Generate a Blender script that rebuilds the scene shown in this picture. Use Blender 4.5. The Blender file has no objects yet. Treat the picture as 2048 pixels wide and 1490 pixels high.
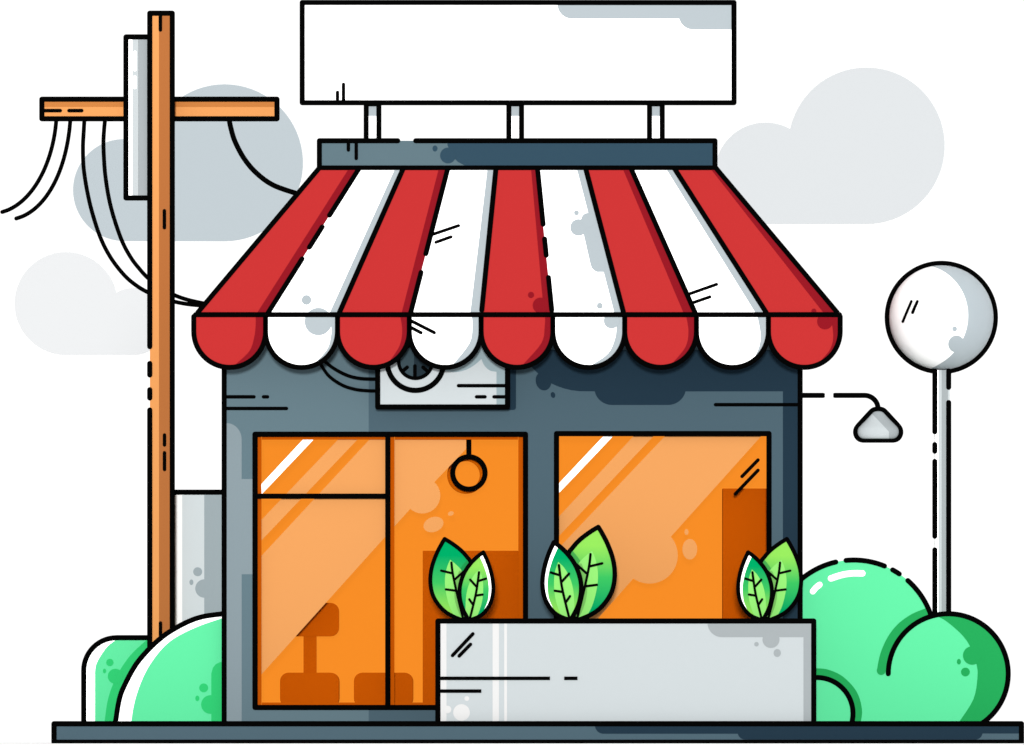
# Corner shop in the flat line-drawing style of the reference.
# Everything is real geometry with real size and depth. The drawing's black contours are built as round
# bars on the edges of each body, and its drawn shadows, highlights and marks, painted in fixed colours, as thin inlays
# that belong to the part they lie on. Light: overcast white sky + one soft, low sun.
import bpy, math
from mathutils import Vector

C = bpy.context.scene.collection
D, S, CX, HY, ZC = 80.0, 250.0, 1024.0, 1465.0, 0.0868     # camera distance, px per metre at y=0, axis, horizon, camera height
Z_BOT = 0.0

def lin(h):
    o = []
    for i in (0, 2, 4):
        c = int(h[i:i+2], 16) / 255
        o.append(c / 12.92 if c <= 0.04045 else ((c + 0.055) / 1.055) ** 2.4)
    return o

F0 = 2.36
MATS = {}
def paint(h, f=1.0):
    """matt paint whose colour under this daylight shows as h"""
    k = (h, f)
    if k in MATS: return MATS[k]
    m = bpy.data.materials.new('paint_' + h.lower()); m.use_nodes = True
    b = m.node_tree.nodes['Principled BSDF']
    c = [min(0.92, max(0.0, v / (F0 * f))) for v in lin(h)]
    b.inputs['Base Color'].default_value = (*c, 1)
    b.inputs['Roughness'].default_value = 0.9
    b.inputs['Specular IOR Level'].default_value = 0.0
    MATS[k] = m
    return m

def lit_wall(h):
    m = bpy.data.materials.new('lit_interior'); m.use_nodes = True
    nt = m.node_tree; b = nt.nodes['Principled BSDF']
    c = lin(h)
    b.inputs['Base Color'].default_value = (c[0]*.04, c[1]*.04, c[2]*.04, 1)
    b.inputs['Specular IOR Level'].default_value = 0
    b.inputs['Emission Color'].default_value = (*c, 1)
    b.inputs['Emission Strength'].default_value = 0.93  # the wall's own glow stands in for room lighting
    return m

BLACK = bpy.data.materials.new('black_edging'); BLACK.use_nodes = True
_b = BLACK.node_tree.nodes['Principled BSDF']
_b.inputs['Base Color'].default_value = (0.0008, 0.0008, 0.0008, 1); _b.inputs['Roughness'].default_value = 1
_b.inputs['Specular IOR Level'].default_value = 0

def glass_mat():
    m = bpy.data.materials.new('clear_glass'); m.use_nodes = True
    nt = m.node_tree; nt.nodes.clear()
    o = nt.nodes.new('ShaderNodeOutputMaterial'); mx = nt.nodes.new('ShaderNodeMixShader')
    t = nt.nodes.new('ShaderNodeBsdfTransparent'); g = nt.nodes.new('ShaderNodeBsdfGlossy')
    g.inputs['Roughness'].default_value = 0.0
    mx.inputs[0].default_value = 0.0
    nt.links.new(t.outputs[0], mx.inputs[1]); nt.links.new(g.outputs[0], mx.inputs[2])
    nt.links.new(mx.outputs[0], o.inputs[0])
    return m

def leaf_mat(name, z0, z1, c0, c1, lean=0.0):
    """leaf colour running from c0 at height z0 to c1 at height z1 along the blade"""
    m = bpy.data.materials.new(name); m.use_nodes = True
    nt = m.node_tree; b = nt.nodes['Principled BSDF']
    b.inputs['Specular IOR Level'].default_value = 0; b.inputs['Roughness'].default_value = 0.9
    tc = nt.nodes.new('ShaderNodeTexCoord'); sp = nt.nodes.new('ShaderNodeSeparateXYZ')
    ml = nt.nodes.new('ShaderNodeMath'); ml.operation = 'MULTIPLY_ADD'; ml.inputs[1].default_value = lean
    mr = nt.nodes.new('ShaderNodeMapRange')
    mr.inputs['From Min'].default_value = z0; mr.inputs['From Max'].default_value = z1
    cr = nt.nodes.new('ShaderNodeValToRGB')
    a, c = lin(c0), lin(c1)
    mid = lin('3FCB65')
    cr.color_ramp.elements[0].color = (*[v/F0 for v in a], 1)
    cr.color_ramp.elements[1].color = (*[v/F0 for v in c], 1)
    e = cr.color_ramp.elements.new(0.5); e.color = (*[v/F0 for v in mid], 1)
    nt.links.new(tc.outputs['Object'], sp.inputs[0])
    nt.links.new(sp.outputs['X'], ml.inputs[0]); nt.links.new(sp.outputs['Z'], ml.inputs[2])
    nt.links.new(ml.outputs[0], mr.inputs['Value']); nt.links.new(mr.outputs[0], cr.inputs[0])
    nt.links.new(cr.outputs[0], b.inputs['Base Color'])
    return m

def shaded_paint(name, h0, h1, build, f1=.93, f0=1.0):
    """paint with drawn shade as a second tone where build(nt, x, z) is 1 (object coordinates)"""
    m = bpy.data.materials.new(name); m.use_nodes = True
    nt = m.node_tree; b = nt.nodes['Principled BSDF']
    b.inputs['Specular IOR Level'].default_value = 0; b.inputs['Roughness'].default_value = 0.9
    tc = nt.nodes.new('ShaderNodeTexCoord'); sp = nt.nodes.new('ShaderNodeSeparateXYZ')
    nt.links.new(tc.outputs['Object'], sp.inputs[0])
    mask = build(nt, sp.outputs['X'], sp.outputs['Z'])
    mx = nt.nodes.new('ShaderNodeMix'); mx.data_type = 'RGBA'
    mx.inputs[6].default_value = (*[min(.95, v/F0/f0) for v in lin(h0)], 1)
    mx.inputs[7].default_value = (*[min(.92, v/F0/f1) for v in lin(h1)], 1)
    nt.links.new(mask, mx.inputs[0]); nt.links.new(mx.outputs[2], b.inputs['Base Color'])
    return m

def nmath(nt, op, a, b=None, c=None):
    n = nt.nodes.new('ShaderNodeMath'); n.operation = op
    for i, v in enumerate((a, b, c)):
        if v is None: continue
        if isinstance(v, (int, float)): n.inputs[i].default_value = v
        else: nt.links.new(v, n.inputs[i])
    return n.outputs[0]

def in_circle(nt, x, z, cx, cz, r):
    dx = nmath(nt, 'SUBTRACT', x, cx); dz = nmath(nt, 'SUBTRACT', z, cz)
    d = nmath(nt, 'ADD', nmath(nt, 'MULTIPLY', dx, dx), nmath(nt, 'MULTIPLY', dz, dz))
    return nmath(nt, 'LESS_THAN', d, r*r)

# ---------------------------------------------------------------- surfaces and shapes
def R(px, py, y=0.0):
    s = (D + y) / D
    return Vector(((px - CX)/S*s, y, ZC + (HY - py)/S*s))

NF = Vector((0, -1, 0))
def flat(y):
    return lambda px, py: (R(px, py, y), NF)

AW_Y = 0.40
_zt, _zb = R(0, 336, 0).z, R(0, 629.4, -AW_Y).z
_k = AW_Y / (_zt - _zb)
_n = Vector((0, -1, _k)).normalized()
def canopy_surf(px, py):
    v = (HY - py)/S
    z = (ZC + v*(1 - _k*_zt/D)) / (1 - v*_k/D)
    y = -_k*(_zt - z)
    return (R(px, py, y), _n)

def arc(cx, cy, r, a0, a1, n=24, ry=None):
    ry = r if ry is None else ry
    return [(cx + r*math.cos(math.radians(a0 + (a1-a0)*i/n)), cy - ry*math.sin(math.radians(a0 + (a1-a0)*i/n))) for i in range(n+1)]

def ell(cx, cy, rx, ry=None, rot=0, n=40):
    ry = rx if ry is None else ry
    c, s = math.cos(math.radians(rot)), math.sin(math.radians(rot))
    o = []
    for i in range(n):
        a = 2*math.pi*i/n; u, v = rx*math.cos(a), ry*math.sin(a)
        o.append((cx + u*c - v*s, cy + u*s + v*c))
    return o

def sm(pts, n=6, closed=False):
    """Catmull-Rom through the points"""
    out = []; N = len(pts)
    rng = range(N) if closed else range(N-1)
    for i in rng:
        g = lambda j: pts[j % N] if closed else pts[min(max(j, 0), N-1)]
        p0, p1, p2, p3 = g(i-1), g(i), g(i+1), g(i+2)
        for k in range(n):
            t = k/n
            out.append(tuple(0.5*((2*p1[a]) + (-p0[a]+p2[a])*t + (2*p0[a]-5*p1[a]+4*p2[a]-p3[a])*t*t + (-p0[a]+3*p1[a]-3*p2[a]+p3[a])*t**3) for a in range(len(p1))))
    if not closed: out.append(tuple(pts[-1]))
    return out

def rect(x0, y0, x1, y1): return [(x0, y0), (x1, y0), (x1, y1), (x0, y1)]

def rrect(x0, y0, x1, y1, r, n=6):
    return (arc(x1-r, y0+r, r, 0, 90, n) + arc(x0+r, y0+r, r, 90, 180, n) + arc(x0+r, y1-r, r, 180, 270, n) + arc(x1-r, y1-r, r, 270, 360, n))

class MB:
    def __init__(s): s.v = []; s.f = []; s.m = []; s.mats = []
    def mi(s, mat):
        if mat not in s.mats: s.mats.append(mat)
        return s.mats.index(mat)
    def add(s, vs, fs, mat):
        b = len(s.v); s.v += [Vector(q) for q in vs]; i = s.mi(mat)
        for f in fs: s.f.append([b + j for j in f]); s.m.append(i)
    def body(s, poly, surf, depth, mat, lift=0.0, dome=False, st=0.45):
        """closed outline -> solid from the surface back by depth; dome rounds its back off"""
        if isinstance(surf, (int, float)): surf = flat(surf)
        a = sum(poly[i][0]*poly[(i+1) % len(poly)][1] - poly[(i+1) % len(poly)][0]*poly[i][1] for i in range(len(poly)))
        if a < 0: poly = poly[::-1]
        q = [surf(*p) for p in poly]
        fr = [p + n*lift for p, n in q]; N = len(fr)
        nb = q[0][1]
        rings = [fr]
        if dome:
            c = sum(fr, Vector()) / N; c = Vector((c.x, c.y, c.z))
            zmin = min(p.z for p in fr)
            rings.append([p - nb*depth*st for p in fr])
            for t in (0.35, 0.6, 0.8, 0.93):
                k = math.sqrt(1 - t*t)
                rings.append([Vector((c.x + (p.x-c.x)*k, p.y, (zmin + (p.z-zmin)*k) if dome == 'ground' else c.z + (p.z-c.z)*k)) - nb*depth*(st + (1-st)*t) for p in fr])
        else:
            rings.append([p - nb*depth for p in fr])
        vs = [p for r in rings for p in r]
        fs = [list(range(N))]
        for k in range(len(rings)-1):
            for i in range(N):
                j = (i+1) % N
                fs.append([k*N + j, k*N + i, (k+1)*N + i, (k+1)*N + j])
        fs.append([(len(rings)-1)*N + i for i in range(N-1, -1, -1)])
        s.add(vs, fs, mat)
    def inlay(s, poly, surf, mat, layer=1):
        s.body(poly, surf, 0.0018*layer + 0.002, mat, lift=0.0018*layer)
    def ball(s, c, r, mat, nu=12, nv=7, n=None, sq=1.0):
        vs = [c + Vector((0, 0, r))]
        for i in range(1, nv):
            t = math.pi*i/nv
            for j in range(nu):
                p = 2*math.pi*j/nu
                vs.append(c + Vector((r*math.sin(t)*math.cos(p), r*math.sin(t)*math.sin(p), r*math.cos(t))))
        vs.append(c - Vector((0, 0, r))); last = len(vs)-1
        if n is not None: vs = [q - n*((q-c).dot(n)*(1-sq)) for q in vs]
        fs = [[0, 1+j, 1+(j+1) % nu] for j in range(nu)]
        for i in range(nv-2):
            for j in range(nu):
                a, b = 1+i*nu+j, 1+i*nu+(j+1) % nu
                fs.append([a, a+nu, b+nu, b])
        fs += [[last, 1+(nv-2)*nu+(j+1) % nu, 1+(nv-2)*nu+j] for j in range(nu)]
        s.add(vs, fs, mat)
    def tube(s, P, r, mat=None, closed=False, caps=True, n=NF, k=10, sq=1.0):
        mat = mat or BLACK
        pts = [P[0]]
        for q in P[1:]:
            if (q - pts[-1]).length > 1e-5: pts.append(q)
        if closed and (pts[0]-pts[-1]).length < 1e-5: pts.pop()
        N = len(pts)
        def tan(i, j): return (pts[j % N] - pts[i % N]).normalized()
        # split at sharp corners
        if closed:
            sharp = [i for i in range(N) if tan(i-1, i).dot(tan(i, i+1)) < 0.8]
            if sharp:
                o = sharp[0]; pts = pts[o:] + pts[:o] + [pts[o]]
                s.tube(pts, r, mat, False, True, n, k, sq); return
        else:
            for i in range(1, N-1):
                if tan(i-1, i).dot(tan(i, i+1)) < 0.8:
                    s.ball(pts[i], r, mat, n=n, sq=sq)
                    s.tube(pts[:i+1], r, mat, False, False, n, k, sq)
                    s.tube(pts[i:], r, mat, False, False, n, k, sq)
                    if caps: s.ball(pts[0], r, mat, n=n, sq=sq); s.ball(pts[-1], r, mat, n=n, sq=sq)
                    return
        vs = []
        for i in range(N):
            if closed: t = (tan(i-1, i) + tan(i, i+1)).normalized()
            elif i == 0: t = tan(0, 1)
            elif i == N-1: t = tan(N-2, N-1)
            else: t = (tan(i-1, i) + tan(i, i+1)).normalized()
            sd = t.cross(n).normalized(); nn = sd.cross(t).normalized()
            for j in range(k):
                a = 2*math.pi*j/k
                vs.append(pts[i] + sd*(r*math.cos(a)) + nn*(r*sq*math.sin(a)))
        fs = []
        for i in range(N if closed else N-1):
            i2 = (i+1) % N
            for j in range(k):
                j2 = (j+1) % k
                fs.append([i*k+j, i*k+j2, i2*k+j2, i2*k+j])
        if not closed:
            fs.append(list(range(k))[::-1]); fs.append([(N-1)*k+j for j in range(k)])
        s.add(vs, fs, mat)
        if caps and not closed: s.ball(pts[0], r, mat, n=n, sq=sq); s.ball(pts[-1], r, mat, n=n, sq=sq)
    def line(s, pts, surf, w=10, mat=None, closed=False, caps=True, lift=0.003, sq=0.38):
        if isinstance(surf, (int, float)): surf = flat(surf)
        q = [surf(*p) for p in pts]
        P = [p + n*lift for p, n in q]
        r = (w + (0.8 if w > 7 or w < 5 else 1.3))/2/S*(D + P[0].y)/D
        s.tube(P, r, mat, closed, caps, q[0][1], sq=sq)
    def box(s, a, b, mat):
        x0, y0, z0 = a; x1, y1, z1 = b
        s.add([(x0,y0,z0),(x1,y0,z0),(x1,y1,z0),(x0,y1,z0),(x0,y0,z1),(x1,y0,z1),(x1,y1,z1),(x0,y1,z1)],
              [(3,2,1,0),(4,5,6,7),(0,1,5,4),(1,2,6,5),(2,3,7,6),(3,0,4,7)], mat)
    def build(s, name, parent=None, smooth=False, origin=None, label=None):
        if origin is None: origin = parent_origin(parent)
        me = bpy.data.meshes.new(name)
        me.from_pydata([tuple(v - origin) for v in s.v], [], s.f)
        for m in s.mats: me.materials.append(m)
        me.polygons.foreach_set('material_index', s.m)
        if smooth: me.polygons.foreach_set('use_smooth', [True]*len(s.f))
        me.update()
        o = bpy.data.objects.new(name, me); C.objects.link(o)
        if parent is not None: o.parent = parent
        else: o.location = origin
        if label: o['label'] = label
        return o

ORG = {}
def parent_origin(p):
    return ORG[p.name] if (p is not None and p.name in ORG) else (parent_origin(p.parent) if p is not None and p.parent else Vector())

def thing(name, label, cat, at, group=None):
    o = bpy.data.objects.new(name, None); C.objects.link(o)
    o.location = at; o.empty_display_size = 0.2
    ORG[o.name] = Vector(at)
    o['label'] = label; o['category'] = cat
    if group: o['group'] = group
    return o

def solo(mb, name, label, cat, at, group=None, smooth=False):
    o = mb.build(name, None, smooth, Vector(at)); o['label'] = label; o['category'] = cat
    if group: o['group'] = group
    return o

# ---------------------------------------------------------------- palette (as seen in the drawing)
WHITE = paint('FFFFFF', 1/2.2); SHADE = paint('C8D3D9', 1.10)  # second colour: grey of the shade drawn on white parts
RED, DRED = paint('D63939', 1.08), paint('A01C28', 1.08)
W_LIGHT, W_MID, W_DARK, W_HIGHLIGHT = paint('6B838D'), paint('536A76'), paint('263A49'), paint('91A1A8', .98)
W_SHADOW = paint('263A49', .97)  # awning's cast shadow, put into the wall colour
PAR_L, PAR_D = paint('6B838D', 1.08), paint('3A5668', 1.09)
G1, G2 = paint('D9E1E4', 1.055), paint('B4BCBF', 1.055)          # planter
PALE = paint('F9F9F9', 1.06)
A1 = paint('D9E1E4'); AC_SHADE, FAN1, FAN2 = paint('9DB1B7', .92), paint('41535B', .9), paint('28363E', .9)
K0, K1, K2 = paint('FAFAFA', .7), paint('D9E1E4', .79), paint('A5B2B7', .80)      # tall cabinet
P1, P2 = paint('D9E1E4', .95), paint('B4BCBF', .96)              # lamp post
OR_L = paint('F9AB64', 1.01); SASH = paint('C35504', .88); OR_D, OR_SHADOW = paint('C35504', .86), paint('D06000', .9)
WD_L, WD_D, WD_M = paint('FAAA63', .97), paint('C47841', .98), paint('D88947', .98)
GR, GR_D, GR_D2 = paint('69F5AD', .94), paint('29B35F', .97), paint('33CB74', .83)
LF_IN = paint('98F07A', .94)
LIT = lit_wall('F88E27')
GLASS = glass_mat()

Z_TOP = R(0, 1447.5, -0.86).z          # top of the pavement
def gnd(px, y): p = R(px, 1447, y); return Vector((p.x, y, Z_TOP))

# ================================================================ SETTING
g = MB(); g.box((-400, -60, -0.5), (400, 900, Z_BOT), paint('FFFFFF', 0.4))
o = g.build('ground'); o['kind'] = 'structure'; o['label'] = 'plain white ground around the pavement slab'

p = MB(); YS = -0.86
p.body(rect(108, 1447.5, 2043, 1484.6), YS, 5.0, W_MID)
p.inlay([(1188, 1447.5), (1190, 1452)] + arc(1207, 1451, 17, 180, 270, 8, 16.5) + [(1475.7, 1467.5)] + arc(1490, 1465, 14.5, 190, 270, 8, 14) + arc(1951, 1465, 14, 270, 350, 8, 14) + [(1965, 1467), (2043, 1467), (2043, 1447.5)], YS, W_DARK)
p.line(rect(108, 1447.5, 2043, 1484.6), YS, 10, closed=True)
o = p.build('pavement'); o['kind'] = 'structure'; o['label'] = 'long grey-blue pavement slab with black edging'

# ================================================================ SHOP BUILDING
shop = thing('shop_building', 'grey-blue corner shop with two orange-lit windows under a striped awning', 'shop', gnd(1024, 1.5))
YB = 3.2
xl, xr = R(448.3, 0, 0).x, R(1600.3, 0, 0).x
w = MB()
def wr(x0, y0, x1, y1, m): w.body(rect(x0, y0, x1, y1), 0.0, 0.15, m)
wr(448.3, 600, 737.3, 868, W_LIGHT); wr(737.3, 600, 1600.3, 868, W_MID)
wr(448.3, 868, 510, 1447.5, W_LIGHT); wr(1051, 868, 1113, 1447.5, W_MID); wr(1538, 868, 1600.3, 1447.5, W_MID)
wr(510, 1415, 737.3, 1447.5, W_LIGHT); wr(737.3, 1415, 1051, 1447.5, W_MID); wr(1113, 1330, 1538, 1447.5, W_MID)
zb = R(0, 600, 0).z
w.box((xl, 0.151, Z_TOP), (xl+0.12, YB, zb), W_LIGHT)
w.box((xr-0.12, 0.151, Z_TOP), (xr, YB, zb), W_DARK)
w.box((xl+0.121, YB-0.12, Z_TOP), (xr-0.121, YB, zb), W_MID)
# highlight bands painted at the left edge
w.inlay([(448.3, 846)] + arc(453, 879, 30.4, 90, 0, 10, 33) + [(483.4, 1447.5), (448.3, 1447.5)], 0, W_HIGHLIGHT)
w.inlay(rect(483.4, 958, 510, 1148.5), 0, W_HIGHLIGHT)
# awning's cast shadow painted along the top and right edge
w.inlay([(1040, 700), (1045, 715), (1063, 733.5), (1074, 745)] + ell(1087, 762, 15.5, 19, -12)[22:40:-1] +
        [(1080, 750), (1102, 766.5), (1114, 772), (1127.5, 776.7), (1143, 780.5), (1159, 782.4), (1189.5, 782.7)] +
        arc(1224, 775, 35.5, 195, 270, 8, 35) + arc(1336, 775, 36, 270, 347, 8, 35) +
        [(1565.8, 782.7), (1565.8, 1447.5), (1600.3, 1447.5), (1600.3, 700)], 0, W_SHADOW)
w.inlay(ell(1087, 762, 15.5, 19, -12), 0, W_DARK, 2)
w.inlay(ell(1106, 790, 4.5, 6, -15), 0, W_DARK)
w.inlay([(962, 812), (1020, 735), (1032, 735), (1032, 815)] + arc(1027, 815, 5, 0, -90, 4) + [(962, 820)], 0, W_DARK)  # air conditioner's cast shadow painted on the wall
w.line([(448.3, 620), (448.3, 1447)], 0, 9.6); w.line([(1600.3, 620), (1600.3, 1447)], 0, 9.6)
w.line([(453, 793.7), (508, 793.7)], 0, 5.8); w.line([(527, 793.7), (535, 793.7)], 0, 5.8)
w.line([(453, 817), (573, 817)], 0, 5.8); w.line([(1431, 809.4), (1596, 809.4)], 0, 5.8)
w.build('wall', shop)

# upper storey and parapet
u = MB()
xa, xb = R(638.7, 0, 0).x, R(1430, 0, 0).x
zp1, zp0 = R(0, 281.5, 0).z, R(0, 336, 0).z
u.body(rect(638.7, 281.5, 1430, 336), 0.0, 2.9, PAR_L)
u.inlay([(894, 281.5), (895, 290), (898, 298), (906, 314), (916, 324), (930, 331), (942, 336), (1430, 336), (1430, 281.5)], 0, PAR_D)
u.inlay(ell(896, 311, 15.7), 0, PAR_D, 2); u.inlay(ell(870, 297, 5, 6), 0, PAR_D)
u.line([(795.5, 281.5), (638.7, 281.5), (638.7, 336), (1430, 336), (1430, 281.5), (831.4, 281.5)], 0, 9.6)
u.line([(696.8, 285), (696.8, 300)], 0, 5.8, lift=.006); u.line([(712.5, 285), (712.5, 317)], 0, 5.8, lift=.006)
u.build('parapet', shop)

# windows: opening frame > sash strips, panes, painted reflection bands, back wall glowing by itself
def window(frame_lines, sash, panes, reflections, whites, ticks, room):
    f = MB()
    for ln, cl in frame_lines: f.line(ln, 0.0, 9.8, closed=cl)
    fo = f.build('window', shop)
    if sash:
        s_ = MB()
        for r_ in sash: s_.body(rect(*r_), 0.035, 0.03, SASH)
        s_.build('sash', fo)
    gl = MB()
    for r_ in panes: gl.body(rect(*r_), 0.072, 0.006, GLASS)
    gl.build('pane', fo)
    fl = MB()
    for q in reflections: fl.body(q, 0.066, 0.004, OR_L)  # glass reflections painted as opaque light streaks
    for q in whites: fl.body(q, 0.064, 0.004, WHITE)  # white glint on the glass, painted likewise
    for t in ticks: fl.line(t, 0.062, 5.8)
    fl.build('glass_reflection', fo)
    x0, y0, x1, y1 = room
    rm = MB()
    rm.body(rect(x0-12, y0-12, x1+12, y1+12), 0.62, 0.04, LIT)
    a, b = R(x0, y1, 0.16), R(x1, y0, 0.16)
    rm.box((a.x-.05, .152, a.z-.05), (a.x-.012, .615, b.z+.05), OR_L); rm.box((b.x+.012, .152, a.z-.05), (b.x+.05, .615, b.z+.05), OR_L)
    rm.box((a.x-.011, .152, a.z-.05), (b.x+.011, .615, a.z-.004), OR_D); rm.box((a.x-.011, .152, b.z+.012), (b.x+.011, .615, b.z+.05), OR_L)
    rm.build('lit_interior', fo)
    return fo

bulge = arc(844.6, 991, 36, 48, -132, 18)
window([(rect(510, 868.5, 1051, 1415), True), ([(775.6, 868.5), (775.6, 1415)], False), ([(510, 992.4), (775.6, 992.4)], False)],
       [(510, 868.5, 522.7, 1415), (523.7, 868.5, 770, 879), (523.7, 1405, 770, 1415), (776, 868.5, 788.7, 1415), (789.7, 868.5, 1036, 879), (789.7, 1405, 1036, 1415), (1036.7, 868.5, 1051, 1415)],
       [(510, 868.5, 774, 991), (510, 994, 774, 1415), (777, 868.5, 1051, 1415)],
       [[(676.4, 879), (715, 879), (522.7, 1081), (522.7, 1040)],
        [(739, 879), (771, 879), (771, 1073), (522.7, 1349), (522.7, 1112)],
        [(788.7, 879), (932, 879), (932, 898)] + bulge + [(788.7, 1053)],
        ell(867, 1049, 20.5, 14.8, -20), ell(901.7, 1027, 6, 4.3, -20)],
       [[(606.3, 879), (627, 879), (523.5, 988), (522.7, 968.5)]], [], (510, 868.5, 1051, 1415))
bulge2 = arc(1299, 1110.6, 56.6, 41, -125, 24)
window([(rect(1113, 867.3, 1538, 1330), True)], None, [(1113, 867.3, 1538, 1330)],
       [[(1272, 867), (1312, 867), (1118, 1072), (1113, 1077), (1113, 1038), (1118, 1033)],
        [(1335, 867), (1527, 867)] + bulge2 + [(1196.4, 1236.6), (1113, 1329), (1113, 1101)],
        ell(1373, 1064, 4, 6), ell(1379.6, 1098.5, 14.8, 20.6)],
       [[(1212, 867), (1231, 867), (1113, 991), (1113, 972)]],
       [[(1516, 920), (1484, 953)], [(1516, 940.6), (1470.5, 988)]], (1113, 867.3, 1538, 1330))

# ================================================================ AWNING
aw = thing('awning', 'red and white striped awning with a scalloped edge over the shop front', 'awning', R(1030, 629.4, 0))
top = [638.7, 719, 807, 896, 992, 1075, 1171, 1261.6, 1348, 1431.5]
bot = [392, 534, 677, 820.5, 962.7, 1104.5, 1248, 1392, 1535, 1678]
bt  = [698.5, 790.6, 878, 975, 1062, 1153, 1245, 1331, 1420]
bb  = [512, 657.6, 802.4, 940, 1088, 1229.5, 1368.6, 1513, 1650]
c = MB(); cs = canopy_surf
for i in range(9):
    m, md = (RED, DRED) if i % 2 == 0 else (WHITE, SHADE)
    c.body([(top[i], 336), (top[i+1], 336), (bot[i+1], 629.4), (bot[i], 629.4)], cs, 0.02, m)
    c.inlay([(bt[i], 336), (top[i+1], 336), (bot[i+1], 629.4), (bb[i], 629.4)], cs, md)  # drawn shade put into each stripe's right edge
def clip_low(poly, y=629.0): return [(a, min(b, y)) for a, b in poly]
c.inlay(ell(613, 600, 9.8), cs, SHADE, 2); c.inlay(clip_low(ell(636.7, 643.3, 27.5)), cs, SHADE, 2)
c.inlay(ell(1062, 590, 6), cs, DRED, 2); c.inlay(ell(1081, 611, 15.5), cs, DRED, 2)
c.inlay(ell(1153, 425.8, 5), cs, SHADE, 2); c.inlay(ell(1157, 455, 16.6), cs, SHADE, 2); c.inlay(ell(1176.5, 440.5, 14.5), cs, SHADE, 2.3)
c.inlay([(1167, 468), (1181, 529), (1183.5, 536), (1188, 541), (1194, 544), (1208, 544), (1212, 500), (1190, 440), (1176, 430)], cs, SHADE, 1.7)
c.inlay(ell(1199.6, 611.6, 6), cs, SHADE, 2); c.inlay(ell(1627.8, 622.5, 5), cs, DRED, 2)
def seam(i, t0, t1):
    c.line([(top[i] + (bot[i]-top[i])*t, 336 + (629.4-336)*t) for t in (t0, t1)], cs, 9.6, lift=.004)
def tt(y): return (y-336)/293.4
for i in range(10):
    if i == 1: seam(1, 0, tt(431)); seam(1, tt(454), tt(495)); seam(1, tt(518), .985)
    elif i == 3: seam(3, 0, tt(508)); seam(3, tt(545), .985)
    elif i == 5: seam(5, 0, tt(449)); seam(5, tt(478), tt(511)); seam(5, tt(555), tt(621))
    elif i == 4: seam(4, 0, tt(621))
    else: seam(i, 0, .985)
for a in ([(867, 468.5), (917, 451.6)], [(872, 484.7), (902, 474)], [(1379, 588), (1433, 569)], [(1388, 605), (1419.7, 594)]):
    c.line(a, cs, 5.8, lift=.004)
c.line([(391, 629.4), (1679, 629.4)], -AW_Y, 9.6)
# sloping sides and back
zt, zb2 = _zt, _zb
bx0, bx1 = R(392, 629.4, -AW_Y).x, R(1678, 629.4, -AW_Y).x
tx0, tx1 = xa, xb
for (b_, t_) in ((bx0, tx0), (bx1, tx1)):
    d = 0.02 if b_ < 0 else -0.02
    c.add([(b_, -AW_Y+.012, zb2), (b_, YB+.5, zb2), (t_, 2.9, zt), (t_, 0.012, zt), (b_+d, -AW_Y+.012, zb2), (b_+d, YB+.5, zb2), (t_+d, 2.9, zt), (t_+d, 0.012, zt)],
          [(0,1,2,3),(7,6,5,4),(0,4,5,1),(1,5,6,2),(2,6,7,3),(3,7,4,0)], RED)
c.add([(bx0+.03, YB+.5, zb2), (bx1-.03, YB+.5, zb2), (tx1-.03, 2.9, zt), (tx0+.03, 2.9, zt)], [(0,1,2,3)], RED)
# plain drop down both sides
for b_ in (bx0, bx1):
    d = 0.012 if b_ < 0 else -0.012
    xs = sorted((b_, b_+d)); c.box((xs[0], -AW_Y+.02, zb2-.12), (xs[1], YB+.48, zb2+.001), RED)
c.build('canopy', aw)

vx = [387.5, 531.2, 675, 818.6, 962.2, 1105.8, 1249.4, 1393, 1536.8, 1680.4]
flap_shade = [
 [(511.4, 630), (511.3, 650), (508.7, 673), (499, 702), (470.8, 729)],
 [(660, 630), (662.4, 653.7), (662.4, 668), (655, 697), (632, 724)],
 [(800, 630), (804.5, 661.5), (799, 691.6), (781, 720)],
 [(943, 630), (944.7, 652), (939, 686), (907.5, 727)],
 [(1090, 630), (1089.5, 652), (1083, 686), (1046, 729)],
 [(1232, 630), (1233, 654), (1229.5, 678.5), (1216, 707), (1185, 729)],
 [(1372, 630), (1377, 663), (1371, 694), (1346, 725)],
 [(1514, 630), (1521, 668), (1518.6, 691.6), (1511.6, 710)],
 [(1661, 630), (1666.5, 670.7), (1661, 697), (1644, 719)]]
YV = -AW_Y - 0.0
for i in range(9):
    x0, x1 = vx[i], vx[i+1]; cx_, r = (x0+x1)/2, (x1-x0)/2
    m, md = (RED, DRED) if i % 2 == 0 else (WHITE, SHADE)
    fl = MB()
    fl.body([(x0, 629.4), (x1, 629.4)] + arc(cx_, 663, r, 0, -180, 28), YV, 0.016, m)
    q = sm(flap_shade[i], 5); ex, ey = q[-1]
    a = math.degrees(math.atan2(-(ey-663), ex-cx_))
    fl.inlay(q + arc(cx_, 663, r, a, 0, 14) + [(x1, 629.4)], YV, md)  # crescent of drawn shade painted down the flap's right side
    if i == 1: fl.inlay([(a_, max(b_, 630)) for a_, b_ in ell(636.7, 643.3, 27.5)], YV, SHADE, 2)
    if i == 4: pass
    if i == 5: fl.inlay([(a_, max(b_, 630)) for a_, b_ in ell(1223, 641.5, 15.5)], YV, SHADE, 2)
    if i == 8: fl.inlay([(a_, max(b_, 630)) for a_, b_ in ell(1650, 643, 15.7)], YV, DRED, 2)
    if i == 3: fl.line([(822, 641.5), (868.7, 665.3)], YV, 5.8, lift=.004); fl.line([(821, 654.5), (842, 665.5)], YV, 5.8, lift=.004)
    fl.line([(x0, 633)] + arc(cx_, 663, r, 180, 360, 30) + [(x1, 633)], YV, 9.6)
    fl.build('valance_flap', aw)

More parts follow.
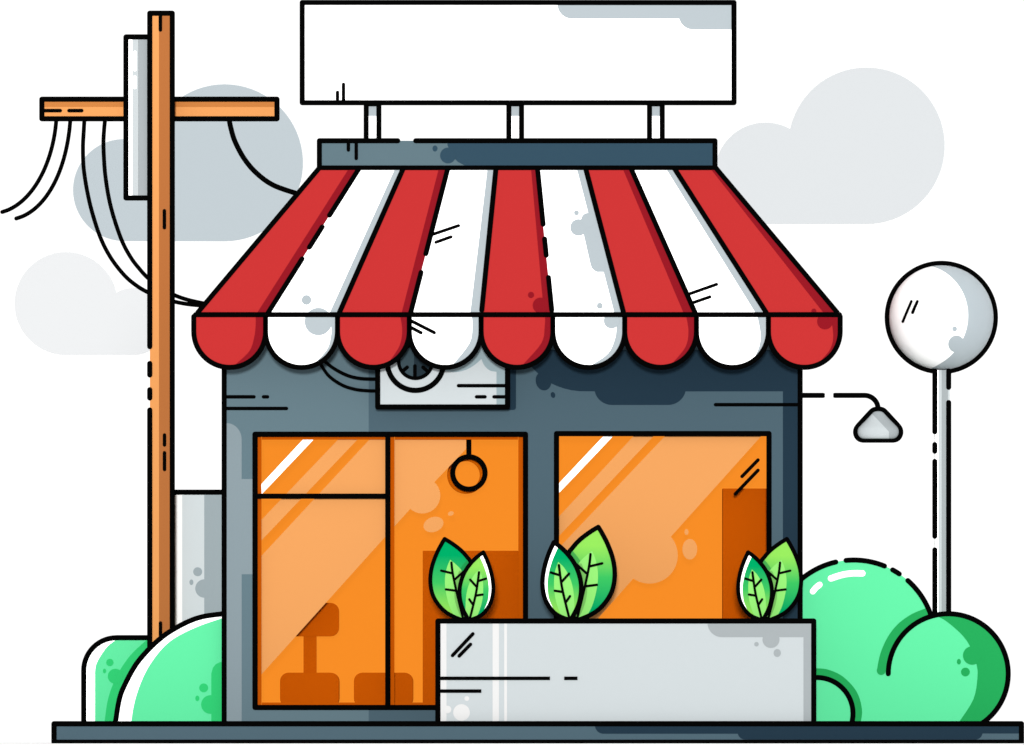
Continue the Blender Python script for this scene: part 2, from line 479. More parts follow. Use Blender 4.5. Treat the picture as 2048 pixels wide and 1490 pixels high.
# ================================================================ ROOF SIGN
sg = thing('roof_sign', 'large blank white sign board with black frame on the shop roof', 'sign', R(1036, 281.5, 0.25))
b = MB(); YG = 0.2
b.body(rect(604.5, 5, 1468, 205.5), YG, 0.1, WHITE)
b.inlay([(1115, 5)] + arc(1144, 9, 29, 180, 270, 8, 28.4) + [(1358, 37.4)] + arc(1386, 30, 28.5, 195, 270, 8, 29) + [(1468, 59), (1468, 5)], YG, SHADE)  # shade patch painted on the board's upper right
b.line(rect(604.5, 5, 1468, 205.5), YG, 9.8, closed=True)
b.line([(675, 184.5), (675, 203)], YG, 5.8, lift=.004); b.line([(687, 168.5), (687, 203)], YG, 5.8, lift=.004)
b.build('board', sg)
for xa_, xb_ in ((732.4, 757.8), (1017.7, 1043.1), (1299, 1324.5)):
    q = MB()
    q.body(rect(xa_, 206, xb_, 281), YG+0.03, 0.05, WHITE)
    q.inlay(rect(xa_, 207, xb_, 232), YG+0.03, SHADE)
    q.line([(xa_, 207), (xa_, 281.5)], YG+0.03, 9.6); q.line([(xb_, 207), (xb_, 281.5)], YG+0.03, 9.6)
    q.line([(xa_, 208), (xb_, 208)], YG+0.03, 9)
    q.build('post', sg)

# ================================================================ AIR CONDITIONER AND ITS CABLES
ac = thing('air_conditioner', 'pale grey air conditioner with round fan on the wall under the awning', 'air conditioner', R(885, 814, 0))
a = MB(); YA = -0.16
a.body(rect(755.4, 672, 1015, 814), YA, 0.155, A1)
a.inlay(sm([(884, 738), (892, 742), (906, 744.5), (920, 743), (934, 738.7), (949, 730), (963, 718)], 4) + sm([(963, 718), (966, 726), (972, 735), (981, 741.5), (993, 743.5)], 4)[1:] + [(993, 814), (1015, 814), (1015, 680), (884, 680)], YA, AC_SHADE)  # scalloped shade below the valance, painted on the casing
a.line(rect(755.4, 672, 1015, 814), YA, 9.8, closed=True)
for L in ([(917, 771.4), (1011, 771.4)], [(953, 793.7), (970, 793.7)], [(988, 793.7), (1011, 793.7)]): a.line(L, YA, 5.8, lift=.004)
a.build('casing', ac)
f = MB()
f.body(ell(831, 724, 56), YA-.006, 0.01, A1, lift=0)
f.line(ell(831, 724.5, 56.3, n=60), YA-.006, 9.8, closed=True)
f.body(ell(831, 723, 34), YA-.014, 0.01, FAN1)
f.inlay(arc(831, 723, 34, 95, -95, 24), YA-.014, FAN2)
f.line(ell(831, 723, 33.7, n=48), YA-.014, 6, closed=True)
for L in ([(829.8, 732), (829.8, 754)], [(814.5, 734.5), (806, 741.5)], [(846, 734.5), (855, 742.5)]): f.line(L, YA-.018, 6)
for k in range(8):
    an = math.radians(45*k)
    if not 50 < 45*k < 130: continue
    f.line([(831+14*math.cos(an), 723-14*math.sin(an)), (831+31*math.cos(an), 723-31*math.sin(an))], YA-.018, 5)
f.build('fan', ac)
def bez(p0, p1, p2, p3, y, n=12):
    return [tuple((1-t)**3*p0[a] + 3*(1-t)**2*t*p1[a] + 3*(1-t)*t*t*p2[a] + t**3*p3[a] for a in (0, 1)) + (y,) for t in [i/n for i in range(n+1)]]
def cable(pts, w_, label, grp=None, lead=None):
    k = MB()
    P = [R(q[0], q[1], q[2]) for q in sm(pts, 8)]
    if lead: P = P + [Vector(v) for v in lead]
    k.tube(P, (w_+.8)/2/S*(D+pts[0][2])/D, BLACK)
    return solo(k, 'cable', label, 'cable', P[0], grp)
G_W = 'black cables between the awning and the air conditioner'
cable([(628, 700, -.03), (634, 715, -.03), (641, 728, -.03), (658, 752, -.03), (684, 770, -.03), (710, 778.5, -.03), (734, 781.3, -.03), (753, 781.7, -.03)], 5.8, 'lower of the two black cables reaching the air conditioner casing', G_W)
cable([(632, 700, -.05), (640, 712, -.05), (649.6, 723, -.05), (671, 738.7, -.05), (697, 751.5, -.05), (723, 757, -.05), (753, 758, -.05)], 5.8, 'upper of the two black cables reaching the air conditioner casing', G_W)

# ================================================================ INSIDE THE SHOP
def room(name, mb, label, cat, px, y): return solo(mb, name, label, cat, R(px, 1415, y))
pl = thing('pendant_lamp', 'black ring pendant lamp hanging in the left shop window', 'lamp', R(937.7, 868, .2))
k = MB(); k.line([(937.7, 862), (937.7, 914)], 0.2, 9.6, caps=False); k.build('cord', pl)
k = MB(); k.line(ell(937.7, 946, 32.4, n=48), 0.2, 9.8, closed=True); k.build('ring', pl)
k = MB(); k.line(ell(932, 950, 32.7, n=48), 0.3, 9.4, closed=True, mat=OR_SHADOW); k.build('shadow_ring', pl)  # added ring standing for the pendant's cast shadow
ch = thing('chair', 'dark orange chair with a tall backrest inside the left shop window', 'chair', R(619, 1415, .3))
k = MB(); k.body(rrect(560, 1205.7, 678, 1272.7, 17), 0.3, 0.05, OR_D); k.build('backrest', ch)
k = MB(); k.body(rect(607, 1272, 633, 1346), 0.31, 0.03, OR_D); k.build('post', ch)
k = MB(); k.body(rrect(560, 1345.3, 678, 1414, 17), 0.22, 0.24, OR_D); k.build('seat', ch)
k = MB(); k.body(rrect(707.7, 1345.3, 826, 1414, 17), 0.22, 0.24, OR_D)
room('stool', k, 'low dark orange stool without backrest beside the chair in the window', 'stool', 767, .3)
k = MB(); k.body(rect(845.4, 1101.5, 1056, 1416), 0.3, 0.25, OR_D)
k.body(rect(850, 1107, 1056, 1111), 0.297, 0.01, OR_D)
room('counter', k, 'dark orange counter inside the left shop window behind the leafy plant', 'counter', 950, .4)
k = MB(); k.body(rect(1445.6, 977, 1545, 1331), 0.3, 0.25, OR_D)
room('cabinet', k, 'tall dark orange cabinet inside the right shop window', 'cabinet', 1490, .4)

# ================================================================ PLANTER
YP = -0.78
pt = thing('planter_box', 'long pale grey planter box with black edging in front of the shop', 'planter', gnd(1250, -0.58))
k = MB()
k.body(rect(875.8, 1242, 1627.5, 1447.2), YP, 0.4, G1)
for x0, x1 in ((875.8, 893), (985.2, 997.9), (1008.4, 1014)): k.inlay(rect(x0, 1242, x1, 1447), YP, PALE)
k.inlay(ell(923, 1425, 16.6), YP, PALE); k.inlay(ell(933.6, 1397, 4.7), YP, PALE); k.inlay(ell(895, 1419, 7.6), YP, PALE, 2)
k.inlay([(1414, 1242), (1414.6, 1248)] + arc(1444, 1246, 29, 180, 270, 8, 28.4) + [(1607, 1274.4), (1607, 1447), (1627.5, 1447), (1627.5, 1242)], YP, G2)  # shading painted along the top right and right edge
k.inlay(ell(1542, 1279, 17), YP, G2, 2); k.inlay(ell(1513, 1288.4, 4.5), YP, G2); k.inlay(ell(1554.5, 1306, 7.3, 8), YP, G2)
k.line([(875.8, 1448), (875.8, 1242), (1627.5, 1242), (1627.5, 1448)], YP, 9.8)
for L in ([(878, 1356.7), (1100, 1356.7)], [(1128.3, 1356.7), (1155, 1356.7)], [(878, 1382.2), (962.7, 1382.2)]): k.line(L, YP, 5.9, caps=False, lift=.006)
for L in ([(905, 1311), (945.7, 1267.8)], [(918.3, 1312), (941, 1288.7)]): k.line(L, YP, 5.9, lift=.006)
k.build('box', pt)
so = MB(); A, B = R(885, 1243, YP+.03), R(1618, 1243, YP+.37)
so.box((A.x, YP+.04, A.z-.0), (B.x, YP+.36, A.z+.012), paint('5A3A22')); so.build('soil', pt)

# plants (traced once, reused at three places)
BT = (1196.6, 1053.9)
back_r = [BT, (1203.6, 1065.5), (1214.7, 1087), (1224.3, 1112.7), (1228.9, 1136.3), (1228.9, 1160), (1223.6, 1183), (1211.8, 1203.5), (1195.5, 1220.5), (1176.3, 1232), (1154, 1241)]
back_l = [(1154, 1241), (1130, 1215), (1121, 1180), (1123, 1145), (1137, 1107), (1143.8, 1097), (1158.6, 1080.5), (1179.3, 1064.5), BT]
FT = (1107.7, 1084.6)
fr_r = [FT, (1120, 1093.3), (1135, 1107.8), (1148.3, 1126), (1157, 1145), (1162, 1167), (1161.3, 1191), (1154.9, 1214.6), (1141, 1241)]
fr_l = [(1141, 1241), (1118.7, 1232.5), (1104, 1221), (1091.4, 1201), (1085.7, 1178.5), (1085.5, 1155.5), (1090, 1130.4), (1098, 1106), FT]
in_f = sm([(1116.5, 1124), (1129, 1136.3), (1140.9, 1158.5), (1146.8, 1182), (1148.6, 1207), (1148, 1222), (1140, 1238)], 4) + sm([(1140, 1238), (1133, 1235), (1121.7, 1228.6), (1115, 1213), (1109.9, 1192.4), (1108, 1167), (1109.9, 1143.7), (1116.5, 1124)], 4)[1:-1]
in_b = sm([(1184, 1101.6), (1191, 1118.6), (1195.5, 1140.8), (1195.5, 1163), (1191, 1189.5), (1183.7, 1213), (1174.8, 1230)], 4) + sm([(1174.8, 1230), (1156, 1238), (1148, 1200), (1150, 1150), (1157, 1127.5), (1170.4, 1112.7), (1184, 1101.6)], 4)[1:-1]
wh_f = sm([(1116, 1095), (1105.4, 1118.6), (1098, 1143.7), (1095, 1167.3), (1096.6, 1191), (1101, 1205.7), (1109, 1222)], 4) + sm([(1109, 1225), (1091.4, 1201), (1085.7, 1178.5), (1085.5, 1155.5), (1090, 1130.4), (1098, 1106), FT], 4)
leaf_shadow_out = [(1143, 1099), (1158.6, 1118.6), (1167.5, 1137.8), (1172.6, 1155.5), (1174.5, 1177.7), (1171.9, 1199.8), (1164.5, 1222), (1155, 1239)]
leaf_shadow = sm(leaf_shadow_out, 4) + [(1148, 1238), (1148, 1150), (1138, 1110)]
leaf_shadow_in = [p_ for p_ in sm(leaf_shadow_out, 4) if p_[1] > 1127]
leaf_shadow_in = [(1157.5, 1127)] + [(1163, 1127)] + leaf_shadow_in + [(1148, 1238), (1148, 1140)]
def plant(x0, s, mir, label):
    T = lambda q: [(x0 + (x_-1154)*s*mir, 1241 + (y_-1241)*s) for x_, y_ in q]
    yb, yf = -0.55, -0.61
    base = R(x0, 1242, -0.58)
    t = thing('leafy_plant', label, 'plant', base, 'two-leaved plants in the planter box')
    hb, hf = 187*s/S, 156*s/S
    top_, low = ('99EC60', '00B069')
    if mir < 0: cb, cf = (top_, low), (low, top_)       # (bottom, top)
    else: cb, cf = (low, top_), (top_, low)
    for (outr, outl, y, cc, h, parts) in ((back_r, back_l, yb, cb, hb, 'b'), (fr_r, fr_l, yf, cf, hf, 'f')):
        m_ = leaf_mat('leaf_green', h*0.13, h*0.80, cc[0], cc[1], 0.0)
        l = MB()
        out = sm(outr, 5)[:-1] + sm(outl, 5)[:-1]
        l.body(T(out), y, 0.03, m_)
        if parts == 'b':
            l.inlay(T(in_b), y, LF_IN)
            l.inlay(T(leaf_shadow), y, paint('4DB556') if mir > 0 else paint('25A557'), .5); l.inlay(T(leaf_shadow_in), y, paint('82CC68'), 1.5)  # front leaf's cast shadow painted on the back leaf
            mid = [(1181, 1108.3), (1178.5, 1130.4), (1172, 1163), (1164, 1198), (1154, 1238)]
            vs_ = [[(1204.4, 1126.7), (1180, 1132.6)], [(1153.4, 1129), (1174, 1147.4)], [(1193.7, 1169.7), (1172, 1172.5)]]
        else:
            l.inlay(T(in_f), y, LF_IN); l.inlay(T(wh_f), y, WHITE)
            mid = [(1117.7, 1130.4), (1121, 1155.5), (1126, 1185), (1139, 1238)]
            vs_ = [[(1101.7, 1145), (1118.7, 1150.3)], [(1138, 1147.4), (1124, 1163)], [(1109.6, 1181.5), (1125.4, 1184)], [(1140, 1192.4), (1132, 1204)]]
        l.line(T(sm(mid, 4)), y, 4.3*max(s, .93), lift=.006)
        for v_ in vs_: l.line(T(v_), y, 4.3*max(s, .93), lift=.006)
        l.line(T(out), y, 8.6*s, closed=True)
        l.build('leaf', t)
plant(926.4, 0.872, -1, 'leafy plant at the left end of the planter, taller leaf leaning left')
plant(1154, 1.0, 1, 'tallest leafy plant, in the middle of the planter box')
plant(1536.5, 0.872, 1, 'leafy plant at the right end of the planter, taller leaf leaning right')

# ================================================================ UTILITY POLE
YPO = 0.95
up = thing('utility_pole', 'tall orange wooden utility pole with crossarm left of the shop', 'utility pole', gnd(322, YPO+.08))
k = MB()
k.body(rect(299.8, 26.4, 344.6, 1447.5), YPO, 0.17, WD_L)
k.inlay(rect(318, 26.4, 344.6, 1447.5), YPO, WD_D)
for L in ([(299.5, 693.3), (299.5, 26.4), (344.6, 26.4), (344.6, 1447)], [(299.5, 727), (299.5, 750)], [(299.5, 779.5), (299.5, 796)], [(299.5, 820), (299.5, 1447)]): k.line(L, YPO, 9.8)
for L in ([(320.8, 30), (320.8, 60)], [(328.8, 421.5), (328.8, 455.5)], [(329, 870), (329, 890)], [(329, 905.5), (329, 939)], [(321, 1246), (321, 1290)]): k.line(L, YPO, 5.9, lift=.005)
k.build('post', up)
k = MB(); YX = YPO+.175
k.body(rect(83.7, 198.4, 554, 237.7), YX, 0.12, WD_L); k.inlay(rect(83.7, 198.4, 554, 213.8), YX, WD_M)
k.line(rect(83.7, 198.4, 554, 237.7), YX, 9.8, closed=True)
k.line([(86, 221.3), (120.5, 221.3)], YX, 5.9, lift=.005); k.line([(138, 221.3), (163.5, 221.3)], YX, 5.9, lift=.005)
k.build('crossarm', up)
k = MB(); YT = YPO+.04
k.body(rect(251.9, 73.8, 299, 396), YT, 0.125, WHITE)
k.inlay(rect(264.8, 73.8, 277, 396), YT, A1); k.inlay(rect(276.7, 73.8, 299, 396), YT, paint('B4BCC0'))  # cylinder shading imitated by painted vertical bands
k.line([(299, 73.8), (251.9, 73.8), (251.9, 396), (299, 396)], YT, 9.8)
k.line([(269.9, 105), (269.9, 139)], YT, 5.9, mat=WHITE, lift=.001); k.line([(269.9, 154.5), (269.9, 174.5)], YT, 5.9, mat=WHITE, lift=.001)
k.build('transformer', up)
YC = YX+.05
G_L, G_S = 'loose black cables at the left end of the crossarm', 'black cables from the crossarm to the awning'
cable(bez((113, 236), (106, 335), (60, 409), (4.5, 424), YC), 7.6, 'outermost black cable hanging loose from the left end of the crossarm', G_L)
cable(bez((141, 236), (134, 345), (90, 422), (32.5, 437), YC), 7.6, 'second black cable from the left end of the crossarm, hanging loose', G_L)
cable([(169, 236, YC), (167.5, 262, YC), (165.9, 295, YC), (167.5, 338, YC), (175.5, 388, YC), (186.3, 431.6, YC), (202, 478, YC), (222.5, 517, YC), (248.7, 550.5, YC), (272, 570.5, YC), (294.5, 584, YC), (322, 596, YC), (349.5, 603.5, YC-.1), (377, 608.5, YC-.25), (404, 611, YC-.4)], 7.6, 'long black cable left of the transformer, the lower one reaching the awning corner', G_S)
cable([(210.5, 236, YC+.03), (208, 262, YC+.03), (207, 295, YC+.03), (211, 354, YC+.03), (222, 415, YC+.03), (242, 477, YC+.03), (261, 514, YC+.03), (280, 539, YC+.03), (297, 557, YC+.03), (322, 576, YC+.03), (349.5, 590.5, YC-.1), (377, 600, YC-.25), (408, 607, YC-.4)], 7.6, 'long black cable nearest the transformer, the upper one reaching the awning corner', G_S)
cable([(458, 236, YC), (461, 253, YC), (470, 283, YC), (489.5, 319, YC), (515, 348, YC-.1), (548, 371, YC-.2), (598, 388.5, YC-.4)], 9.6, 'thick black cable right of the pole running to the awning slope', G_S)

# ================================================================ STORAGE TANK
k = MB(); YK = 1.25
k.body(rect(343.5, 984.4, 449.5, 1447.5), YK, 0.55, K0)
k.inlay(rect(364.3, 984.4, 409, 1447), YK, K1); k.inlay(rect(408.5, 984.4, 449.5, 1447), YK, K2, 1.5)  # grey right band: drawn shade put into the cabinet colour
k.inlay(ell(395.4, 1143.5, 9), YK, K2, 2); k.inlay(ell(382.8, 1164.5, 4, 5.6), YK, K2, 2); k.inlay(ell(409, 1177, 18.5), YK, K2, 2)
k.line([(449, 984.4), (343.5, 984.4), (343.5, 1447)], YK, 9.8)
solo(k, 'utility_cabinet', 'tall pale grey metal cabinet between the utility pole and the shop', 'cabinet', gnd(396, YK+.3))

# ================================================================ BUSHES
k = MB(); YH = 1.25
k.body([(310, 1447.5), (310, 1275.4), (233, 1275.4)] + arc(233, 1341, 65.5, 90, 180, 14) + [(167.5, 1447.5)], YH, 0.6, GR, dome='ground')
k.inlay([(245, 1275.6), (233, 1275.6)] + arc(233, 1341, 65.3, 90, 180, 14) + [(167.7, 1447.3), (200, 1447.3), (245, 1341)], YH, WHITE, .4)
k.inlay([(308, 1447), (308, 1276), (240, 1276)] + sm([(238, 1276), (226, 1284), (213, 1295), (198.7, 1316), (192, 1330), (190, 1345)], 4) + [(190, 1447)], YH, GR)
k.inlay(sm([(208.8, 1447), (215, 1403), (226, 1368.5), (240.4, 1339.5), (264, 1307), (298, 1276)], 5) + [(308, 1276), (308, 1447)], YH, GR_D2, 2)  # shadow arc beside the front bush, painted in dark green
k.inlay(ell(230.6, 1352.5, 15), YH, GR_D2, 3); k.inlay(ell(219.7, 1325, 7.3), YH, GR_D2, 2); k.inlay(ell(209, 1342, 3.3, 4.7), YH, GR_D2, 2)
k.line([(310, 1275.4), (233, 1275.4)] + arc(233, 1341, 65.5, 90, 180, 14) + [(167.5, 1447)], YH, 9.8)
solo(k, 'clipped_bush', 'small green bush with rounded corner behind the utility pole base', 'bush', gnd(238, YH+.3))

k = MB(); YL = 0.1
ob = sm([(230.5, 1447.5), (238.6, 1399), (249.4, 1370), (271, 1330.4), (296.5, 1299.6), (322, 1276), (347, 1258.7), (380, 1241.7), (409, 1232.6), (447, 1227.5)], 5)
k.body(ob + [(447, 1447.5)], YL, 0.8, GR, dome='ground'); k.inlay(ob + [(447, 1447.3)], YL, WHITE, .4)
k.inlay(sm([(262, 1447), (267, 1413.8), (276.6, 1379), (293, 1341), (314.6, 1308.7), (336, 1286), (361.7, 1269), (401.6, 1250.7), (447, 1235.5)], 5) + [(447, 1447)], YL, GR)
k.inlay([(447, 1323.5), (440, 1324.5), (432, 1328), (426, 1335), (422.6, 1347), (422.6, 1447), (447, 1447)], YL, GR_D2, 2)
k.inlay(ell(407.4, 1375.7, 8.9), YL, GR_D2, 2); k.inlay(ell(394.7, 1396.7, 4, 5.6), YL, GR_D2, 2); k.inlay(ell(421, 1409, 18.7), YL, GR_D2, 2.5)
k.line(ob, YL, 9.8)
solo(k, 'round_bush', 'large green bush with white rim against the left side of the shop', 'bush', gnd(350, YL+.4))

k = MB(); YR = 0.1
bigc, lobc = (1707.6, 1282.9, 162.9), (1896.5, 1347.5, 120)
ac0 = math.degrees(math.acos((1602-bigc[0])/bigc[2]))
big = arc(*bigc, ac0, 20.5, 40)
a_in = math.degrees(math.atan2(1347.5-big[-1][1], big[-1][0]-1896.5))
lob = arc(*lobc, a_in, -56, 44)
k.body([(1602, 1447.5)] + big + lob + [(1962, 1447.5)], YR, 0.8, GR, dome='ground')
lobe_shadow = sm([(1753.7, 1341), (1760.8, 1307), (1775.5, 1274), (1796, 1248), (1822.8, 1228.6), (1851.7, 1216.5)], 5)
k.inlay(lobe_shadow + [(1858, 1231)] + arc(1896.5, 1347.5, 122.5, 110, 177, 16), YR, GR_D, 2); k.inlay(ell(1762.5, 1341, 8.9), YR, GR_D, 2.5)  # shadow arc painted beside the right lobe
k.inlay(sm([(1868, 1230), (1889, 1240), (1914, 1260), (1930, 1277), (1941, 1295), (1952.7, 1327.5), (1955, 1354), (1946.8, 1398.4), (1918.7, 1443), (1915, 1447)], 4) + arc(*lobc, -56, 103, 40), YR, GR_D)  # drawn shade as a dark crescent on the lobe's right
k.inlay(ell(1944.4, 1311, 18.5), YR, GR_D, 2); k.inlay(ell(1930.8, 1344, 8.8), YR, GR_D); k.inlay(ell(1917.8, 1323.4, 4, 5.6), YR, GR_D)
k.inlay(sm([(1602, 1336.5), (1632, 1336.5), (1657.4, 1339.5), (1687, 1354), (1713.5, 1383.6), (1724, 1419), (1721, 1447)], 5) + [(1704, 1447)] + arc(1634, 1427, 72, 0, 110, 14) + [(1602, 1362)], YR, GR_D)  # painted shadow arc around the small lobe
k.line(arc(1634, 1427, 72, 116, -16, 24), YR, 9.6)
def bigarc(x0_, x1_): 
    q = []
    for i in range(13):
        x_ = x0_ + (x1_-x0_)*i/12; q.append((x_, bigc[1] - math.sqrt(bigc[2]**2 - (x_-bigc[0])**2)))
    return q
k.line(bigarc(1602, 1671.6), YR, 9.6); k.line(bigarc(1692, 1769), YR, 9.6); k.line(bigarc(1785.3, 1798.6), YR, 9.6); k.line(bigarc(1815.7, 1861), YR, 9.6)
k.line(arc(*lobc, 180, -56, 60), YR, 9.6)
k.line(sm([(1661.9, 1156.9), (1684, 1149.8), (1704.7, 1146.8), (1724.7, 1146.8)], 4), YR, 12, mat=WHITE)
k.line([(1625.5, 1182.9), (1631.5, 1175.5), (1639, 1169.6)], YR, 11.4, mat=WHITE)
solo(k, 'leafy_bush', 'big green double-lobed bush against the right side of the shop', 'bush', gnd(1790, YR+.4))

# ================================================================ STREET LAMP
YLP = 1.05
sl = thing('street_lamp', 'street lamp with large white globe rising behind the right bush', 'street lamp', gnd(1884, YLP))
k = MB(); yf_ = YLP-.05
k.body(rect(1869.7, 740, 1899.5, 1447.5), yf_, 0.1, WHITE)
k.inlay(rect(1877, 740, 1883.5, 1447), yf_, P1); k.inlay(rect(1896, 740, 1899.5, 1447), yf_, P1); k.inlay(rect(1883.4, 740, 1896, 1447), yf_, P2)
for L in ([(1869.7, 742), (1869.7, 863.7)], [(1869.7, 889), (1869.7, 902.7)], [(1869.7, 922.6), (1869.7, 1072.7)], [(1869.7, 1099.6), (1869.7, 1447)],
          [(1897.4, 742), (1897.4, 774.7)], [(1897.4, 805), (1897.4, 1447)]): k.line(L, yf_, 9.6)
k.build('post', sl)
cg = R(1882.6, 635, YLP); sc = (D+YLP)/D/S
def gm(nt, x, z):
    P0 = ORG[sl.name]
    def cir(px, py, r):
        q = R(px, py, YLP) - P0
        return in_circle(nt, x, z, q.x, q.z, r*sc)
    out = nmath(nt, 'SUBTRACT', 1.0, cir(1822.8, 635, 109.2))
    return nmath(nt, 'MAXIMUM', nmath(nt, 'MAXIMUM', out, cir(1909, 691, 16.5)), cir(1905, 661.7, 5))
GLOBE = shaded_paint('opal_glass', 'FFFFFF', 'C8D3D9', gm, .98, 0.55)  # shade crescent put into the globe's colour
gb_ = GLOBE.node_tree.nodes['Principled BSDF']
gb_.inputs['Subsurface Weight'].default_value = 1.0; gb_.inputs['Subsurface Radius'].default_value = (1, 1, 1); gb_.inputs['Subsurface Scale'].default_value = 0.5
k = MB(); k.ball(cg, 104.2*sc, GLOBE, 96, 64)
k.build('globe', sl, smooth=True)
k = MB(); k.line(ell(1882.6, 635, 108.3, n=90), YLP, 9.7, closed=True)
def on_globe(px, py):
    p = R(px, py, YLP); dx, dz = p.x-cg.x, p.z-cg.z
    rr = 104.2*sc; yy = YLP - math.sqrt(max(rr*rr-dx*dx-dz*dz, 0))
    p = R(px, py, yy); return (p, (p-cg).normalized())
for L in ([(1822.8, 603.5), (1814.5, 623), (1806.3, 642.6)], [(1834.8, 603.5), (1830.2, 614), (1825.7, 625)]): k.line(L, on_globe, 5.9)
k.build('globe_ring', sl)

# ================================================================ WALL LAMP
YW = 0.25
wl = thing('wall_lamp', 'pale grey cone lamp on a curved black arm from the right shop wall', 'wall lamp', R(1600, 790.8, YW))
k = MB()
k.line([(1598, 790.8), (1646, 790.8)], YW, 9.7)
k.line([(1652, 790.8), (1664, 790.8)], YW, 7.5, mat=paint('FFFFFF', .7))
k.line([(1670, 790.8), (1729, 790.8)] + arc(1729, 818, 27.2, 90, 10, 10), YW, 9.7)
k.build('arm', wl)
prof = [(1756.3, 817.8), (1764, 819.2), (1770, 823), (1784, 838), (1797.5, 853), (1801, 860), (1801.3, 867), (1798.5, 874), (1793, 878.8), (1786, 880.4)]
prof = sm(prof, 3)
ax = 1756.3
def cm(nt, x, z):
    P0 = ORG[wl.name]
    a_, b_ = R(1744, 828, YW)-P0, R(1773.4, 860, YW)-P0
    nx, nz = -(b_.z-a_.z), (b_.x-a_.x)        # normal pointing up-right
    v = nmath(nt, 'ADD', nmath(nt, 'MULTIPLY', nmath(nt, 'SUBTRACT', x, a_.x), nx), nmath(nt, 'MULTIPLY', nmath(nt, 'SUBTRACT', z, a_.z), nz))
    return nmath(nt, 'MAXIMUM', nmath(nt, 'GREATER_THAN', v, 0.0), nmath(nt, 'GREATER_THAN', x, (R(1777, 0, YW)-P0).x))
CM = shaded_paint('lamp_paint', 'D9E1E4', 'B4BCBF', cm, .97)  # shaded right side put into the lampshade's colour
k = MB(); nseg = 48; cx3 = R(ax, 0, YW).x
vs = []; ins = 4.0
pr = []
for (x_, y_) in prof:        # keep the body just inside the black rim bar
    dx, dy = x_-1756.3, y_-853
    l_ = math.hypot(dx, dy); pr.append((x_-dx/l_*ins if dx > .1 else x_, y_-dy/l_*ins))
for (x_, y_) in pr:
    z_ = R(0, y_, YW).z; r_ = max((x_-ax)*(D+YW)/D/S, 0.0005)
    for j in range(nseg):
        t = 2*math.pi*j/nseg; vs.append((cx3 + r_*math.cos(t), YW + 0.55*r_*math.sin(t), z_))
fs = [[i*nseg+j, (i+1)*nseg+j, (i+1)*nseg+(j+1) % nseg, i*nseg+(j+1) % nseg] for i in range(len(pr)-1) for j in range(nseg)]
fs.append([(len(pr)-1)*nseg+j for j in range(nseg-1, -1, -1)]); fs.append(list(range(nseg)))
k.add(vs, fs, CM)
k.line(prof + [(2*ax-x_, y_) for x_, y_ in prof[::-1]], YW, 9.7, closed=True)
k.build('lamp_shade', wl)

# ================================================================ CLOUDS
def cloud(poly, h, label, y):
    k = MB(); k.body(poly, y, 0.9, paint(h, 1.09), dome=True, st=0.02)
    return solo(k, 'cloud', label, 'cloud', R(sum(p_[0] for p_ in poly)/len(poly), max(p_[1] for p_ in poly), y), 'flat-bottomed clouds in the sky')
def two_circles(c1, r1, c2, r2, base):
    """outline of two touching circles with a common flat base, c1 left of c2"""
    (x1, y1), (x2, y2) = c1, c2
    d = math.hypot(x2-x1, y2-y1); aa = (r1*r1-r2*r2+d*d)/(2*d); hh = math.sqrt(max(r1*r1-aa*aa, 0))
    mx, my = x1+(x2-x1)*aa/d, y1+(y2-y1)*aa/d
    ix, iy = mx+(y2-y1)/d*hh, my-(x2-x1)/d*hh          # upper intersection
    if iy > my: ix, iy = mx-(y2-y1)/d*hh, my+(x2-x1)/d*hh
    a1 = math.degrees(math.atan2(y1-iy, ix-x1)); a2 = math.degrees(math.atan2(y2-iy, ix-x2))
    if a2 < 0: a2 += 360
    return arc(x1, y1, r1, 270, a1, 40) + arc(x2, y2, r2, a2, -90, 50)[1:]
cloud(two_circles((248, 380), 102, (449, 325.5), 157, 482), 'C8D3D9', 'grey-blue cloud behind the utility pole crossarm', 30)
cloud(two_circles((1531, 346.5), 101.5, (1733, 291.5), 156.5, 448), 'E8ECEF', 'very pale grey cloud to the right of the roof sign', 33)
cloud(two_circles((132, 607), 103, (267, 643), 67, 710), 'F4F6F8', 'faint nearly white cloud low at the left edge behind the pole', 24)

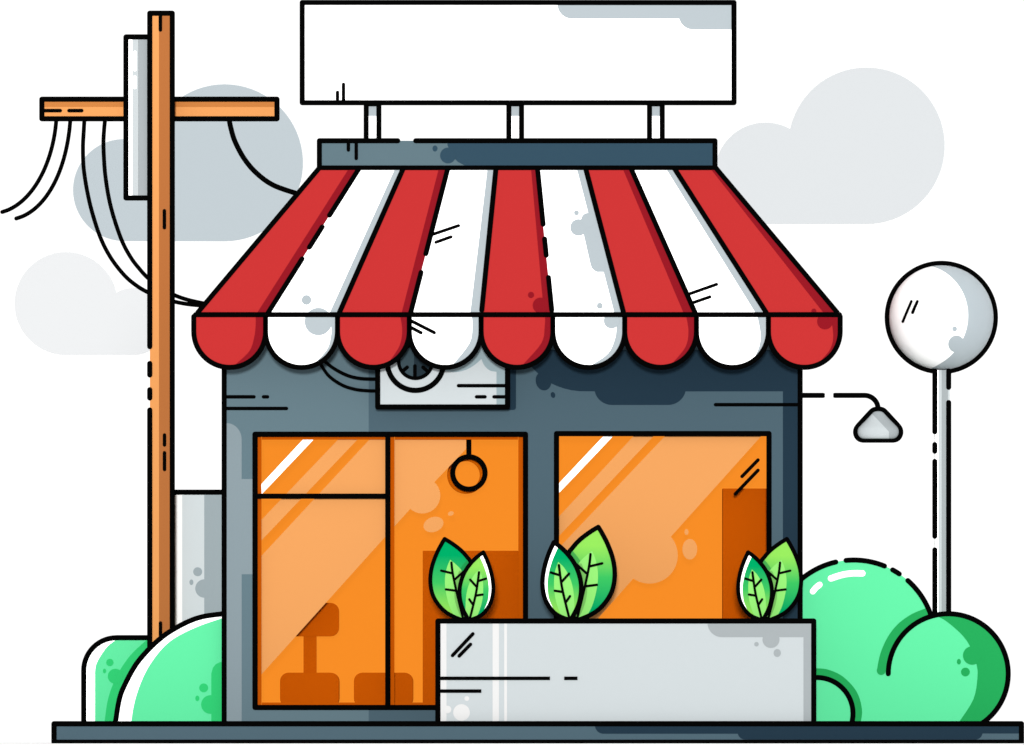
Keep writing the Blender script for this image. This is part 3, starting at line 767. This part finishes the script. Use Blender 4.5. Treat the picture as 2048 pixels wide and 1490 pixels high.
# ================================================================ LIGHT
wd = bpy.data.worlds.new('World'); bpy.context.scene.world = wd; wd.use_nodes = True
nt = wd.node_tree; nt.nodes.clear()
out = nt.nodes.new('ShaderNodeOutputWorld'); add = nt.nodes.new('ShaderNodeAddShader')
sky = nt.nodes.new('ShaderNodeTexSky'); sky.sky_type = 'NISHITA'; sky.sun_disc = False
EL, AZ = math.radians(3), math.radians(-0.8)        # sun in front of the shop, low, to the left
sky.sun_elevation = EL; sky.sun_rotation = math.pi + math.radians(0.8)
hs = nt.nodes.new('ShaderNodeHueSaturation'); hs.inputs['Saturation'].default_value = 0.05
b1 = nt.nodes.new('ShaderNodeBackground'); b1.inputs['Strength'].default_value = 0.05
b2 = nt.nodes.new('ShaderNodeBackground'); b2.inputs['Color'].default_value = (1, 1, 1, 1); b2.inputs['Strength'].default_value = 1.0   # even white overcast
nt.links.new(sky.outputs[0], hs.inputs['Color']); nt.links.new(hs.outputs[0], b1.inputs[0])
nt.links.new(b1.outputs[0], add.inputs[0]); nt.links.new(b2.outputs[0], add.inputs[1]); nt.links.new(add.outputs[0], out.inputs[0])
sd = bpy.data.lights.new('sun', 'SUN'); sd.energy = 4.5; sd.angle = math.radians(4); sd.color = (1.0, 0.995, 0.985)
so_ = bpy.data.objects.new('sun', sd); C.objects.link(so_)
tosun = Vector((math.sin(AZ)*math.cos(EL), -math.cos(AZ)*math.cos(EL), math.sin(EL)))
so_.rotation_euler = tosun.to_track_quat('Z', 'Y').to_euler(); so_.location = (-6, -14, 8)

# ================================================================ CAMERA
cd = bpy.data.cameras.new('camera'); cam = bpy.data.objects.new('camera', cd); C.objects.link(cam)
cam.location = (0, -D, ZC); cam.rotation_euler = (math.radians(90), 0, 0)
cd.sensor_width = 36; cd.sensor_fit = 'HORIZONTAL'; cd.lens = 36*D/(2048/S)
cd.shift_y = (HY-745)/2048; cd.clip_start = 0.5; cd.clip_end = 3000
sc_ = bpy.context.scene; sc_.camera = cam
sc_.view_settings.view_transform = 'Standard'; sc_.view_settings.look = 'None'
sc_.view_settings.exposure = 0; sc_.view_settings.gamma = 1
